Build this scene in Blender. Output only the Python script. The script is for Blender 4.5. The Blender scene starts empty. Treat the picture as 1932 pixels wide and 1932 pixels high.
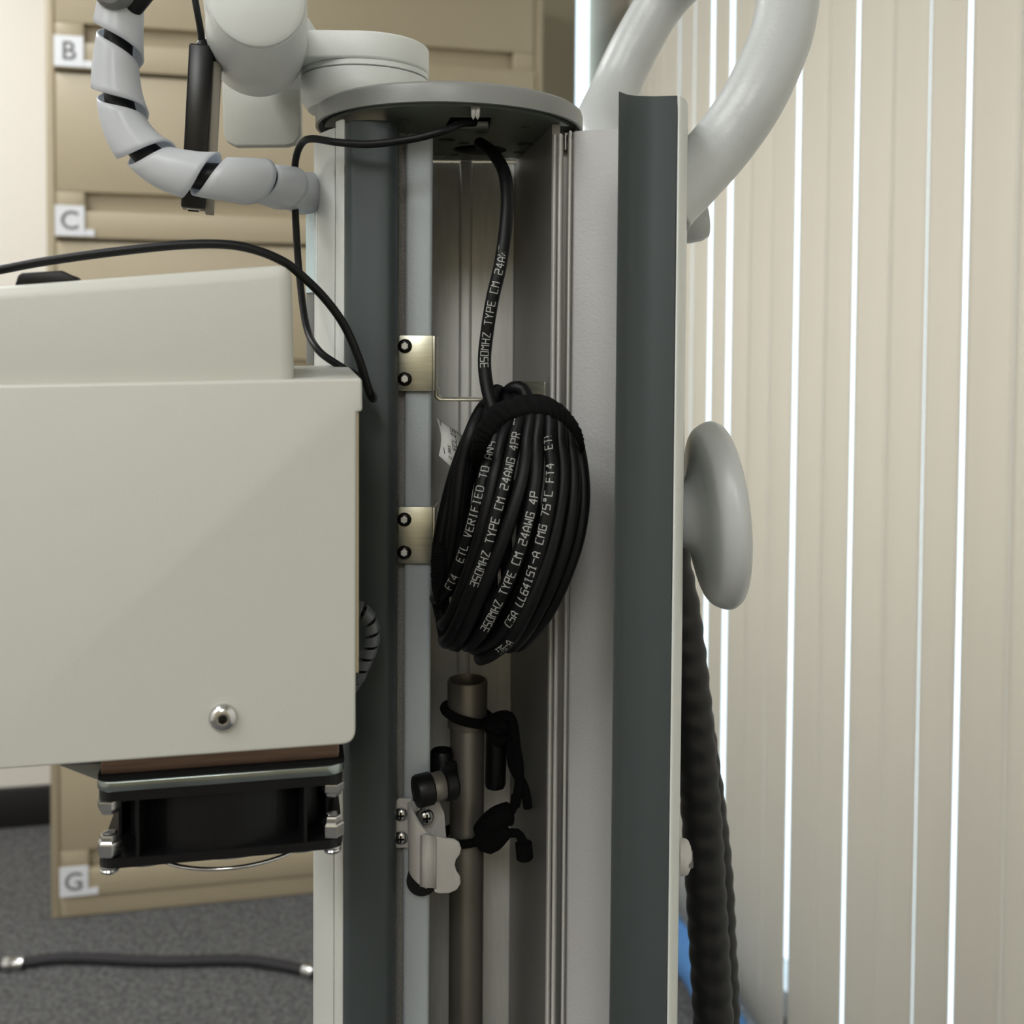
import bpy, bmesh, math, random
from mathutils import Vector, Matrix
random.seed(7)
PI = math.pi
SC = bpy.context.scene
COL = SC.collection
H = 1.25                                   # camera height
# ------------------------------------------------------------------ camera
FPX, PITCH, ROLL, SHY = 2000.0, math.radians(1.84), math.radians(.4), -.128
cd = bpy.data.cameras.new('camera'); cam = bpy.data.objects.new('camera', cd); COL.objects.link(cam)
cd.sensor_width = 36; cd.lens = FPX/1932*36; cd.shift_y = SHY; cd.clip_start = .01
cam.matrix_world = Matrix.Translation((0, 0, H)) @ Matrix.Rotation(PI/2-PITCH, 4, 'X') @ Matrix.Rotation(ROLL, 4, 'Z')
cd.dof.use_dof = True; cd.dof.focus_distance = .5; cd.dof.aperture_fstop = 11
SC.camera = cam
CR = cam.matrix_world.to_3x3()
# ------------------------------------------------------------------ world, exposure
w = bpy.data.worlds.new('world'); SC.world = w; w.use_nodes = True
bg = w.node_tree.nodes['Background']; bg.inputs[0].default_value = (.78, .9, 1, 1); bg.inputs[1].default_value = 2.7
SC.view_settings.view_transform = 'Standard'; SC.view_settings.look = 'None'
SC.view_settings.exposure = 0.06; SC.view_settings.gamma = 1
# room frame: u along the back wall, v towards it
TH = math.radians(12); UH = Vector((math.cos(TH), math.sin(TH), 0)); VH = Vector((-math.sin(TH), math.cos(TH), 0))
def UV(u, v, z=0): return UH*u + VH*v + Vector((0, 0, z))
U_R, V_B, U_L, V_F, Z_C = .862, 2.914, -2.4, -2.6, 2.72
def area(name, u, v, z, su, sv, power, col=(.95, .985, 1)):
    l = bpy.data.lights.new(name, 'AREA'); l.shape = 'RECTANGLE'; l.size = su; l.size_y = sv; l.energy = power; l.color = col
    o = bpy.data.objects.new(name, l); COL.objects.link(o); o.location = UV(u, v, z); o.rotation_euler = (0, 0, TH); return o
LAMPS = [(-1.0, -.35, .85), (-1.15, 1.75, 1.4), (-2.0, -.9, .85), (-.45, -1.95, 1.5)]
LAMP_P = 14.8
for u, v, k in LAMPS: area('ceiling_lamp', u, v, Z_C-.075, .56, 1.16, LAMP_P*k)

# ------------------------------------------------------------------ helpers
def ray(px, py):
    return CR @ Vector(((px-966)/FPX, -(py-966-SHY*-1*-1932)/FPX if False else -(py-966-SHY*1932)/FPX, -1))
def P(px, py, Y):
    d = ray(px, py); k = Y/d.y; return Vector((d.x*k, Y, H+d.z*k))
def PZ(px, py, z):
    d = ray(px, py); k = (z-H)/d.z; return Vector((d.x*k, d.y*k, z))
def PL(px, py, o, n):
    d = ray(px, py); c = Vector((0, 0, H)); k = (Vector(o)-c).dot(n)/d.dot(n); return c+d*k
def X(px, Y, py=700): return P(px, py, Y).x
def XY(l, py=700): return [(X(a, b, py), b) for a, b in l]
def lin(c):
    return tuple(((x/255)/12.92 if x/255 <= .04045 else ((x/255+.055)/1.055)**2.4) for x in c)+(1,)
def mat(name, col, rough=.5, metal=0, bump=0, bscale=900, var=0, vscale=60, spec=.5, trans=0, alpha=1, stretch=None, coat=0, bdist=.0004):
    m = bpy.data.materials.new(name); m.use_nodes = True; nt = m.node_tree; b = nt.nodes['Principled BSDF']
    c = lin(col); b.inputs['Base Color'].default_value = c
    b.inputs['Roughness'].default_value = rough; b.inputs['Metallic'].default_value = metal
    b.inputs['Specular IOR Level'].default_value = spec; b.inputs['Alpha'].default_value = alpha
    b.inputs['Transmission Weight'].default_value = trans; b.inputs['Coat Weight'].default_value = coat
    tc = nt.nodes.new('ShaderNodeTexCoord'); mp = nt.nodes.new('ShaderNodeMapping'); nt.links.new(tc.outputs['Object'], mp.inputs[0])
    if stretch: mp.inputs['Scale'].default_value = stretch
    if bump:
        n = nt.nodes.new('ShaderNodeTexNoise'); n.inputs['Scale'].default_value = bscale; n.inputs['Detail'].default_value = 3
        nt.links.new(mp.outputs[0], n.inputs['Vector'])
        bp = nt.nodes.new('ShaderNodeBump'); bp.inputs['Strength'].default_value = bump; bp.inputs['Distance'].default_value = bdist
        nt.links.new(n.outputs[0], bp.inputs['Height']); nt.links.new(bp.outputs[0], b.inputs['Normal'])
    if var:
        n2 = nt.nodes.new('ShaderNodeTexNoise'); n2.inputs['Scale'].default_value = vscale; n2.inputs['Detail'].default_value = 5
        nt.links.new(mp.outputs[0], n2.inputs['Vector'])
        r = nt.nodes.new('ShaderNodeValToRGB'); r.color_ramp.elements[0].position = .3; r.color_ramp.elements[1].position = .7
        r.color_ramp.elements[0].color = tuple(x*(1-var) for x in c[:3])+(1,); r.color_ramp.elements[1].color = tuple(min(1, x*(1+var)) for x in c[:3])+(1,)
        nt.links.new(n2.outputs[0], r.inputs[0]); nt.links.new(r.outputs[0], b.inputs['Base Color'])
    return m
def emis(name, col, s):
    m = bpy.data.materials.new(name); m.use_nodes = True; b = m.node_tree.nodes['Principled BSDF']
    b.inputs['Base Color'].default_value = lin(col); b.inputs['Emission Color'].default_value = lin(col); b.inputs['Emission Strength'].default_value = s
    return m
M = dict(
    panel=mat('textured grey powder coat', (174, 173, 172), .45, bump=.55, bscale=650),
    rail=mat('pale grey powder coat', (166, 173, 177), .45, bump=.4, bscale=700),
    cover=mat('smooth light grey paint', (200, 202, 198), .4, bump=.12, bscale=900),
    charcoal=mat('charcoal paint', (62, 68, 69), .45, bump=.06, bscale=1500, spec=.25),
    capgrey=mat('satin grey cap', (128, 130, 128), .38, bump=.08, bscale=1500),
    steel=mat('galvanised back plate', (226, 225, 220), .5, metal=.35, var=.06, vscale=90, stretch=(4, 4, .4), bump=.05, bscale=1500),
    inner=mat('inner anodised aluminium', (150, 150, 148), .42, metal=.6),
    ribs=mat('extruded rail aluminium', (196, 194, 190), .45, metal=.1, bump=.15, bscale=900),
    felt=mat('speckled dark seal', (142, 138, 134), .9, bump=1, bscale=1800, var=.6, vscale=2200, bdist=.0006),
    plate=mat('green grey underside plate', (112, 118, 110), .4, metal=.4),
    black=mat('black plastic', (12, 12, 13), .4, spec=.3), blackm=mat('matte black', (9, 9, 10), .75, spec=.2),
    glossblack=mat('glossy black plastic', (10, 10, 11), .28, spec=.4),
    cable=mat('black cable jacket', (11, 12, 13), .42, spec=.25, bump=.03, bscale=800),
    coil=mat('matte black network cable jacket', (9, 10, 11), .45, spec=.22),
    ink=mat('silver grey ink', (165, 165, 162), .7),
    velcro=mat('black loop fabric', (22, 22, 23), 1, bump=1, bscale=3500, spec=.15, bdist=.0008),
    zinc=mat('zinc plated steel', (202, 200, 184), .3, metal=.9, var=.1, vscale=120, stretch=(.4, 1, 6), bump=.06, bscale=1500),
    chrome=mat('bright steel', (205, 205, 205), .2, metal=1),
    darksteel=mat('blackened screw steel', (52, 50, 47), .28, metal=.9),
    pipe=mat('brushed steel pipe', (132, 127, 120), .42, metal=.65, var=.05, vscale=40, bump=.04, bscale=900),
    housing=mat('cream grey powder coat', (193, 193, 186), .42, bump=.16, bscale=1100),
    joint=mat('light grey arm paint', (214, 217, 215), .4, bump=.2, bscale=1200),
    armplate=mat('grey plastic plate', (176, 177, 170), .5, bump=.1, bscale=1200),
    tube=mat('grey textured tube coat', (182, 185, 185), .33, bump=.4, bscale=550, spec=.6),
    cab=mat('tan cabinet enamel', (175, 162, 137), .42, bump=.05, bscale=300),
    cabdark=mat('cabinet gap', (80, 70, 55), .8),
    lab=mat('clear and white card label', (232, 234, 240), .25), letter=mat('grey letter print', (120, 120, 122), .6),
    wall=mat('white wall paint', (238, 233, 225), .7, bump=.3, bscale=60, bdist=.001),
    tan=mat('plain taupe', (176, 165, 140), .6),
    ceil=mat('white ceiling tile', (225, 225, 222), .9, var=.03, vscale=40),
    base=mat('black vinyl baseboard', (28, 27, 28), .5),
    carpet=mat('speckled grey carpet', (103, 103, 104), 1, var=.5, vscale=105, bump=.8, bscale=400, bdist=.003, spec=.1),
    frame=mat('white aluminium frame', (215, 218, 220), .4),
    label=mat('white woven tag', (205, 205, 200), .7),
    copper=mat('brown brushed metal block', (128, 104, 90), .4, metal=.7, var=.2, vscale=60, stretch=(.6, 1, 9), bump=.1, bscale=700),
    blue=mat('blue plush cloth', (95, 150, 215), 1, bump=1, bscale=500, bdist=.003, var=.15, vscale=200),
    whitepl=mat('white painted latch', (184, 181, 177), .45, bump=.06),
    hose=mat('black corrugated hose', (15, 15, 16), .5, spec=.4),
    braid=mat('black braided sleeve', (34, 32, 38), .6, bump=1, bscale=900, var=.5, vscale=700),
    cord=mat('black braided cord', (10, 10, 11), .9, bump=1, bscale=2500, spec=.2),
    edge=mat('polished plate edge', (150, 158, 156), .22, metal=.95, var=.25, vscale=25),
    smoky=mat('smoky spiral wrap plastic', (84, 88, 92), .35),
    adside=mat('taupe plastic', (140, 133, 120), .5),
    greycap=mat('dark grey plastic cap', (110, 110, 110), .5),
    lens=emis('ceiling lamp lens', (255, 252, 246), 3.5),
)
def wrapmat():
    m = mat('milky spiral wrap plastic', (238, 239, 241), .28, spec=.5)
    nt = m.node_tree; b = nt.nodes['Principled BSDF']; out = nt.nodes['Material Output']
    t = nt.nodes.new('ShaderNodeBsdfTranslucent'); t.inputs[0].default_value = lin((200, 208, 220))
    tr = nt.nodes.new('ShaderNodeBsdfTransparent'); tr.inputs[0].default_value = (.8, .84, .9, 1)
    a = nt.nodes.new('ShaderNodeMixShader'); a.inputs[0].default_value = .35; c = nt.nodes.new('ShaderNodeMixShader'); c.inputs[0].default_value = .26
    nt.links.new(b.outputs[0], a.inputs[1]); nt.links.new(t.outputs[0], a.inputs[2]); nt.links.new(a.outputs[0], c.inputs[1]); nt.links.new(tr.outputs[0], c.inputs[2]); nt.links.new(c.outputs[0], out.inputs[0])
    return m
M['wrap'] = wrapmat()
def glassmat():
    m = bpy.data.materials.new('window glass'); m.use_nodes = True; nt = m.node_tree; out = nt.nodes['Material Output']
    tr = nt.nodes.new('ShaderNodeBsdfTransparent'); tr.inputs[0].default_value = (.93, .97, .98, 1)
    g = nt.nodes.new('ShaderNodeBsdfGlossy'); g.inputs['Roughness'].default_value = .02
    x = nt.nodes.new('ShaderNodeMixShader'); x.inputs[0].default_value = .06
    nt.links.new(tr.outputs[0], x.inputs[1]); nt.links.new(g.outputs[0], x.inputs[2]); nt.links.new(x.outputs[0], out.inputs[0]); return m
M['glass'] = glassmat()
def slatmat():
    m = mat('beige vinyl slat', (223, 215, 205), .5, var=.02, vscale=30, stretch=(1, 1, .05))
    nt = m.node_tree; b = nt.nodes['Principled BSDF']; out = nt.nodes['Material Output']
    t = nt.nodes.new('ShaderNodeBsdfTranslucent'); t.inputs[0].default_value = lin((239, 228, 214))
    a = nt.nodes.new('ShaderNodeMixShader'); a.inputs[0].default_value = .45
    nt.links.new(b.outputs[0], a.inputs[1]); nt.links.new(t.outputs[0], a.inputs[2]); nt.links.new(a.outputs[0], out.inputs[0]); return m
M['slat'] = slatmat()
def tapemat():
    m = mat('clear tape', (210, 232, 238), .12, spec=.8)
    return m
M['tape'] = tapemat()

WL = {}                                     # world location of every object made
def link(o, parent, loc):
    COL.objects.link(o); WL[o.name] = Vector(loc)
    if parent is not None:
        o.parent = parent; o.location = Vector(loc)-WL[parent.name]
    else: o.location = loc
    return o
def empty(name, loc, label, cat, group=None):
    o = bpy.data.objects.new(name, None); o.empty_display_size = .02; link(o, None, loc); return tag(o, label, cat, group)
def tag(o, label=None, cat=None, group=None, kind=None):
    if label: o['label'] = label
    if cat: o['category'] = cat
    if group: o['group'] = group
    if kind: o['kind'] = kind
    return o
def mk(name, vs, fs, m, parent=None, smooth=False, bevel=0, seg=2, solid=0, offset=0, sub=0):
    vs = [Vector(v) for v in vs]; c = sum(vs, Vector())/len(vs)
    if parent is None: c = c.copy()
    me = bpy.data.meshes.new(name); me.from_pydata([v-c for v in vs], [], fs); me.materials.append(m)
    bm = bmesh.new(); bm.from_mesh(me); bmesh.ops.recalc_face_normals(bm, faces=bm.faces); bm.to_mesh(me); bm.free()
    if smooth: me.shade_smooth()
    o = bpy.data.objects.new(name, me); link(o, parent, c)
    if solid:
        s = o.modifiers.new('s', 'SOLIDIFY'); s.thickness = solid; s.offset = offset
    if bevel:
        b = o.modifiers.new('b', 'BEVEL'); b.width = bevel; b.segments = seg; b.limit_method = 'ANGLE'; b.angle_limit = math.radians(35); me.shade_smooth()
    if sub:
        s = o.modifiers.new('u', 'SUBSURF'); s.levels = s.render_levels = sub; me.shade_smooth()
    if bevel or smooth:
        pass
    return o
class MB:                                   # collects shapes for ONE mesh
    def __init__(s): s.v = []; s.f = []
    def add(s, vs, fs):
        n = len(s.v); s.v += [Vector(v) for v in vs]; s.f += [tuple(i+n for i in f) for f in fs]; return s
    def build(s, name, m, parent=None, **k): return mk(name, s.v, s.f, m, parent, **k)
def g_prism(pts, z0, z1):
    n = len(pts); vs = [(p[0], p[1], z0) for p in pts]+[(p[0], p[1], z1) for p in pts]
    return vs, [tuple(range(n))[::-1], tuple(range(n, 2*n))]+[(i, (i+1) % n, n+(i+1) % n, n+i) for i in range(n)]
def g_extr(pts, d):                          # planar 3-D polygon pushed by vector d
    n = len(pts); vs = [Vector(p) for p in pts]+[Vector(p)+Vector(d) for p in pts]
    return vs, [tuple(range(n))[::-1], tuple(range(n, 2*n))]+[(i, (i+1) % n, n+(i+1) % n, n+i) for i in range(n)]
def g_box(c, ax, ay, az, sx, sy, sz):        # centre, three unit axes, full sizes
    c = Vector(c); ax, ay, az = Vector(ax)*sx/2, Vector(ay)*sy/2, Vector(az)*sz/2
    vs = [c+ax*i+ay*j+az*k for i in (-1, 1) for j in (-1, 1) for k in (-1, 1)]
    return vs, [(0, 1, 3, 2), (4, 6, 7, 5), (0, 4, 5, 1), (2, 3, 7, 6), (0, 2, 6, 4), (1, 5, 7, 3)]
def g_uv(u0, u1, v0, v1, z0, z1):
    return g_box(UV((u0+u1)/2, (v0+v1)/2, (z0+z1)/2), UH, VH, (0, 0, 1), abs(u1-u0), abs(v1-v0), abs(z1-z0))
def rails_off(pts, t):                       # thin wall following an open XY polyline (thickness t to the left)
    out = []
    for i, p in enumerate(pts):
        a = Vector(pts[max(i-1, 0)]); b = Vector(pts[min(i+1, len(pts)-1)]); d = (b-a).normalized(); out.append((p[0]-d.y*t, p[1]+d.x*t))
    return list(pts)+out[::-1]
def frames(path):
    n = len(path); T = [(path[min(i+1, n-1)]-path[max(i-1, 0)]).normalized() for i in range(n)]
    r = Vector((0, -1, 0)) if abs(T[0].y) < .9 else Vector((1, 0, 0))
    N = []; 
    for t in T:
        r = (r-t*r.dot(t)).normalized(); N.append(r.copy())
    return T, N, [t.cross(nn) for t, nn in zip(T, N)]
def spline(pts, step=.002, closed=False):    # Catmull-Rom, about even spacing
    pts = [Vector(p) for p in pts]; n = len(pts); out = []
    for i in range(n if closed else n-1):
        g = (lambda k: pts[k % n]) if closed else (lambda k: pts[min(max(k, 0), n-1)])
        p0, p1, p2, p3 = g(i-1), g(i), g(i+1), g(i+2); c = max(2, int((p2-p1).length/step))
        for k in range(c):
            t = k/c; out.append(.5*((2*p1)+(p2-p0)*t+(2*p0-5*p1+4*p2-p3)*t*t+(3*p1-p0-3*p2+p3)*t**3))
    if not closed: out.append(pts[-1])
    return out
def g_tube(path, r, n=16, cap=True, closed=False):
    T, N, B = frames(path); vs = []; fs = []; L = len(path)
    for i, p in enumerate(path):
        rr = r(i/(L-1)) if callable(r) else r
        for k in range(n):
            a = 2*PI*k/n; vs.append(p+(N[i]*math.cos(a)+B[i]*math.sin(a))*rr)
    for i in range(L if closed else L-1):
        for k in range(n):
            a, b = i*n+k, i*n+(k+1) % n; j = ((i+1) % L)*n; fs.append((a, b, j+(k+1) % n, j+k))
    if cap and not closed: fs += [tuple(range(n))[::-1], tuple(range((L-1)*n, L*n))]
    return vs, fs
def tube(name, pts, r, m, parent=None, step=.002, n=16, **k):
    v, f = g_tube(spline(pts, step), r, n); return mk(name, v, f, m, parent, smooth=True, **k)
def g_lathe(prof, o, ax, n=32):              # prof: (radius, height along ax)
    ax = Vector(ax).normalized(); r = Vector((0, 0, 1)) if abs(ax.z) < .9 else Vector((1, 0, 0)); a = (r-ax*r.dot(ax)).normalized(); b = ax.cross(a)
    o = Vector(o); vs = []; fs = []; L = len(prof)
    for (R, h) in prof:
        for k in range(n):
            t = 2*PI*k/n; vs.append(o+ax*h+(a*math.cos(t)+b*math.sin(t))*max(R, 1e-5))
    for i in range(L-1):
        for k in range(n): fs.append((i*n+k, i*n+(k+1) % n, (i+1)*n+(k+1) % n, (i+1)*n+k))
    fs += [tuple(range(n))[::-1], tuple(range((L-1)*n, L*n))]
    return vs, fs
def lathe(name, prof, o, ax, m, parent=None, n=32, smooth=True, **k):
    v, f = g_lathe(prof, o, ax, n); ob = mk(name, v, f, m, parent, smooth=False, **k)
    if smooth:
        ob.data.shade_smooth(); e = ob.modifiers.new('e', 'EDGE_SPLIT'); e.split_angle = math.radians(40)
    return ob
def smooth_prof(pr):
    return [(q.x, q.y) for q in spline([Vector((a, b, 0)) for a, b in pr], .0012)]
def apply_bool(o, cutters):                  # cut real holes, then remove the cutters
    for c in cutters:
        me = bpy.data.meshes.new('c'); me.from_pydata([Vector(v)-WL[o.name] for v in c[0]], [], c[1]); bm = bmesh.new(); bm.from_mesh(me); bmesh.ops.recalc_face_normals(bm, faces=bm.faces); bm.to_mesh(me); bm.free()
        co = bpy.data.objects.new('c', me); COL.objects.link(co); co.parent = o.parent; co.location = o.location
        b = o.modifiers.new('x', 'BOOLEAN'); b.operation = 'DIFFERENCE'; b.object = co; b.solver = 'EXACT'
        dg = bpy.context.evaluated_depsgraph_get(); dg.update(); nm = bpy.data.meshes.new_from_object(o.evaluated_get(dg)); o.modifiers.clear(); o.data = nm
        bpy.data.objects.remove(co)
def copy_tree(o, parent=None, delta=Vector()):
    c = o.copy(); COL.objects.link(c); c.parent = parent; WL[c.name] = WL[o.name]+delta
    if parent is None: c.location = o.location+delta
    elif o.parent is parent: c.location = o.location+delta
    for ch in [x for x in COL.objects if x.parent is o]: copy_tree(ch, c)
    return c
# ------------------------------------------------------------------ stroke lettering (4 x 6 grid, printed strips)
GL = {'A': ['0004264440', '0242'], 'C': ['41400045064645'], 'D': ['0006364541300 0'.replace(' ', '')], 'E': ['40000646', '0333'], 'F': ['000646', '0333'],
      'G': ['45460600404323'], 'H': ['0006', '4046', '0343'], 'I': ['1030', '2026', '1636'], 'L': ['060040'], 'M': ['0006244640'], 'N': ['00064046'], 'O': ['0006464000'],
      'P': ['0006464303'], 'R': ['0006464303', '2340'], 'S': ['0040430306 46'.replace(' ', '')], 'T': ['0646', '2026'], 'V': ['06204 6'.replace(' ', '')], 'U': ['06004046'],
      'W': ['0600234046'], 'X': ['0046', '0640'], 'Y': ['062346', '2320'], 'Z': ['06460040'], '0': ['0006464000'], '1': ['0526', '2620', '1030'], '2': ['064643030040'],
      '3': ['06464000', '0343'], '4': ['3036024 2'.replace(' ', '')], '5': ['460603434000'], '6': ['46060040430 3'.replace(' ', '')], '7': ['064620'], '8': ['0006464000', '0343'],
      '9': ['4303064640 00'.replace(' ', '')], '-': ['0343'], 'o': ['1416363414'], ' ': []}
GL['C'] = ['40000646']; GL['D'] = ['000636451 5'.replace(' ', '')[:6]+'4541300 0'.replace(' ', '')]; GL['D'] = ['00063645413000']
def strokes(text):                           # yields polylines in glyph units; advance 6 per character
    for i, ch in enumerate(text):
        for s in GL.get(ch, []):
            yield [(i*6+int(s[k]), int(s[k+1])) for k in range(0, len(s)-1, 2)]
def text_on_cable(text, path, r, start, h, parent, mirror=False, phi0=0.0):
    """Print text along path; path runs in reading direction; start = arc length of first letter."""
    T, N, B = frames(path); acc = [0]
    for i in range(1, len(path)): acc.append(acc[-1]+(path[i]-path[i-1]).length)
    F0 = Vector((0, -1, 0)); k = h/6; mb = MB(); wd = k*.34
    def at(s, v):
        s = min(max(s, 0), acc[-1]-1e-6); i = 0
        lo, hi = 0, len(acc)-1
        while hi-lo > 1:
            mid = (lo+hi)//2
            if acc[mid] <= s: lo = mid
            else: hi = mid
        t = (s-acc[lo])/max(acc[hi]-acc[lo], 1e-9); p = path[lo].lerp(path[hi], t); tt = T[lo].lerp(T[hi], t).normalized()
        F = (F0-tt*F0.dot(tt)).normalized(); S = F.cross(tt); a = v/r+phi0
        return p+(F*math.cos(a)+S*math.sin(a))*(r+.00007)
    for pl in strokes(text):
        for (x0, y0), (x1, y1) in zip(pl, pl[1:]):
            s0, s1 = start+x0*k*.8, start+x1*k*.8; v0, v1 = (y0-3)*k, (y1-3)*k
            if s1 > acc[-1] or s0 > acc[-1]: continue
            L = math.hypot(s1-s0, v1-v0); dx, dy = (s1-s0)/L, (v1-v0)/L
            n = 3
            pts = []
            for q in range(n+1):
                t = q/n; s = s0+(s1-s0)*t+dx*wd*(t-.5); v = v0+(v1-v0)*t+dy*wd*(t-.5)
                pts.append((at(s-dy*wd, v+dx*wd), at(s+dy*wd, v-dx*wd)))
            mb.add([p for q in pts for p in q], [(2*q, 2*q+1, 2*q+3, 2*q+2) for q in range(n)])
    return mb.build('printed_lettering', M['ink'], parent)
def text_flat(text, o, ux, uy, h, m, parent, lift):
    mb = MB(); k = h/6; wd = k*.45; o = Vector(o); ux = Vector(ux); uy = Vector(uy)
    for pl in strokes(text):
        for (x0, y0), (x1, y1) in zip(pl, pl[1:]):
            a = Vector((x0, y0))*k; b = Vector((x1, y1))*k; d = (b-a).normalized(); nn = Vector((-d.y, d.x))*wd; a = a-d*wd; b = b+d*wd
            mb.add([o+ux*q.x+uy*q.y+lift for q in (a+nn, a-nn, b-nn, b+nn)], [(0, 1, 2, 3)])
    return mb.build('printed_lettering', m, parent)

# ================================================================== STRUCTURE
def struct(name, g, m, **k):
    mb = MB(); 
    for q in g: mb.add(*q)
    return tag(mb.build(name, m, None, **k), kind='structure')
struct('floor', [g_uv(U_L-.1, U_R+.1, V_F-.1, V_B+.1, -.06, 0)], M['carpet'])
struct('ceiling', [g_uv(U_L-.1, U_R+.1, V_F-.1, V_B+.1, Z_C, Z_C+.06)], M['ceil'])
pb0, pb1 = PL(1083, 120, UV(0, V_B), VH), PL(1117, 120, UV(0, V_B), VH)
ub0, ub1 = pb0.dot(UH), min(pb1.dot(UH), U_R-.004)
print('back wall slot', ub0, ub1, U_R)
uw = .865*0+ub0-.35
struct('wall_back', [g_uv(U_L-.1, uw, V_B, V_B+.1, 0, Z_C), g_uv(uw, U_R+.1, V_B, V_B+.1, 2.5, Z_C)], M['wall'])
struct('wall_strip_1', [g_uv(uw, ub0, V_B-.004, V_B+.1, 0, 2.5)], M['tan'])  # taupe stretch of the back wall, from behind the cabinet to the narrow window
v1 = PL(1207, 200, UV(U_R, 0), UH).dot(VH)
print('blind start v', v1)
struct('wall_right', [g_uv(U_R, U_R+.1, v1, V_B+.1, 0, Z_C), g_uv(U_R, U_R+.1, V_F, v1, 2.45, Z_C)], M['tan'])
struct('wall_left', [g_uv(U_L-.1, U_L, V_F, V_B, 0, Z_C)], M['wall'])
struct('wall_front', [g_uv(U_L-.1, U_R+.1, V_F-.1, V_F, 0, Z_C)], M['tan'])  # unseen wall; its taupe is chosen to weaken the light bounced onto the column
struct('baseboard_back', [g_uv(U_L, uw, V_B-.012, V_B, 0, .105)], M['base'], bevel=.003)
g = [g_uv(ub0, ub1+.1, V_B+.04, V_B+.046, 0, 2.5)]
o = struct('window_2', [g_uv(ub0, ub0+.012, V_B+.02, V_B+.07, 0, 2.5), g_uv(ub0+.012, U_R, V_B+.02, V_B+.07, 0, .03)], M['frame'])
tag(MB().add(*g_uv(ub0, U_R, V_B+.04, V_B+.046, .03, 2.5)).build('pane', M['glass'], o))
fr = [g_uv(U_R+.05, U_R+.1, V_F, v1, 0, .05), g_uv(U_R+.05, U_R+.1, V_F, v1, 2.4, 2.45)]
for v in (v1-.03, v1-1.4, v1-2.8, V_F+.05): fr.append(g_uv(U_R+.055, U_R+.095, v-.02, v+.02, .05, 2.4))
o = struct('window_1', fr, M['frame'])
MB().add(*g_uv(U_R+.07, U_R+.076, V_F, v1, .05, 2.4)).build('pane', M['glass'], o)

# ---- ceiling lights
t0 = None
for i, (u, v, k) in enumerate(LAMPS):
    if t0 is None:
        t0 = empty('ceiling_light', UV(u, v, Z_C), 'recessed rectangular office light above and left of the column', 'light', 'ceiling lights of the room')
        fm = MB(); 
        for a in (g_uv(u-.3, u+.3, v-.6, v-.57, Z_C-.04, Z_C), g_uv(u-.3, u+.3, v+.57, v+.6, Z_C-.04, Z_C), g_uv(u-.3, u-.27, v-.57, v+.57, Z_C-.04, Z_C), g_uv(u+.27, u+.3, v-.57, v+.57, Z_C-.04, Z_C)): fm.add(*a)
        fm.build('frame', M['frame'], t0); MB().add(*g_uv(u-.27, u+.27, v-.57, v+.57, Z_C-.03, Z_C-.01)).build('diffuser', M['lens'], t0)
        first = (u, v)
    else:
        c = copy_tree(t0, None, UV(u, v)-UV(*first)); c['label'] = ['', 'recessed rectangular office light nearest the file cabinet', 'recessed rectangular office light nearest the left wall', 'recessed rectangular office light nearest the front wall'][i]

# ---- vertical blind
bl = empty('vertical_blind', UV(U_R-.03, (v1+V_F)/2, .02), 'beige vertical slat blind across the bright window, daylight leaking between slats', 'blind')
def vat(px): return PL(px, 740, UV(U_R-.03, 0), UH).dot(VH)
# gap centre at picture row 740, gap width
gaps = [(1303, .004), (1337, .011), (1373, .013), (1412, .0012), (1452, .0022), (1499, .0092), (1555, .0016), (1608, .0062), (1675, .0015), (1743, .0026), (1817, .0062), (1912, .0014)]
vg = [(vat(p), g) for p, g in gaps]
pitch = .088; lo = [(vg[0][0]+pitch*k, [.006, .006, .004][k % 3]) for k in range(20, 0, -1)]
lo = [q for q in lo if q[0] < v1-.02]; lo = [(v1+.0, 0)]+lo
hi = []; k = 1
while vg[-1][0]-pitch*k > V_F+.1: hi.append((vg[-1][0]-pitch*k, random.choice([.001, .003, 0, .006]))); k += 1
allg = lo+vg+hi
for (a, ga), (b, gb) in zip(allg, allg[1:]):
    va, vb = a-ga*.9, b+gb*.9; n = 8; pts = []
    for q in range(n+1):
        t = q/n; pts.append(UV(U_R-.03-.0022*math.sin(PI*t)+.001*t, va+(vb-va)*t))
    mk('slat', [Vector((p.x, p.y, z)) for z in (.03, 2.42) for p in pts], [(q, q+1, n+2+q, n+1+q) for q in range(n)], M['slat'], bl, smooth=True, solid=.0012)
MB().add(*g_uv(U_R-.055, U_R-.005, V_F+.1, v1, 2.42, 2.46)).build('headrail', M['frame'], bl)

# ---- tan lateral file cabinet
def PC(px, py, dv=0):                          # on the cabinet front plane -> u, z
    p = PL(px, py, UV(0, VC+dv), VH); return p.dot(UH), p.z
VC = PZ(95, 1735, 0).dot(VH)
cu0 = PC(95, 1500)[0]; cu1 = PC(1024, 130)[0]
zb = [PC(115, 133)[1], PC(115, 449)[1]]; pz = zb[0]-zb[1]; zG = PC(115, 1692)[1]; pz = (zb[0]-zG)/5
print('cab', VC, cu0, cu1, 'pitch', pz, zG)
ztops = [zG+pz*k for k in range(1, 7)]         # G upwards to B
cabt = empty('file_cabinet', UV((cu0+cu1)/2, VC+.23, 0), 'tall tan metal lateral filing cabinet with lettered drawers standing on the carpet', 'cabinet')
ztop = zG+pz*6+.03; uf0, uf1 = PC(114, 1500)[0], PC(1006, 130)[0]
cb = MB()
cb.add(*g_uv(cu0, uf0-.002, VC, VC+.46, 0, ztop)); cb.add(*g_uv(uf1+.002, cu1, VC, VC+.46, 0, ztop)); cb.add(*g_uv(uf0-.002, uf1+.002, VC+.03, VC+.46, 0, ztop))
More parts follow.
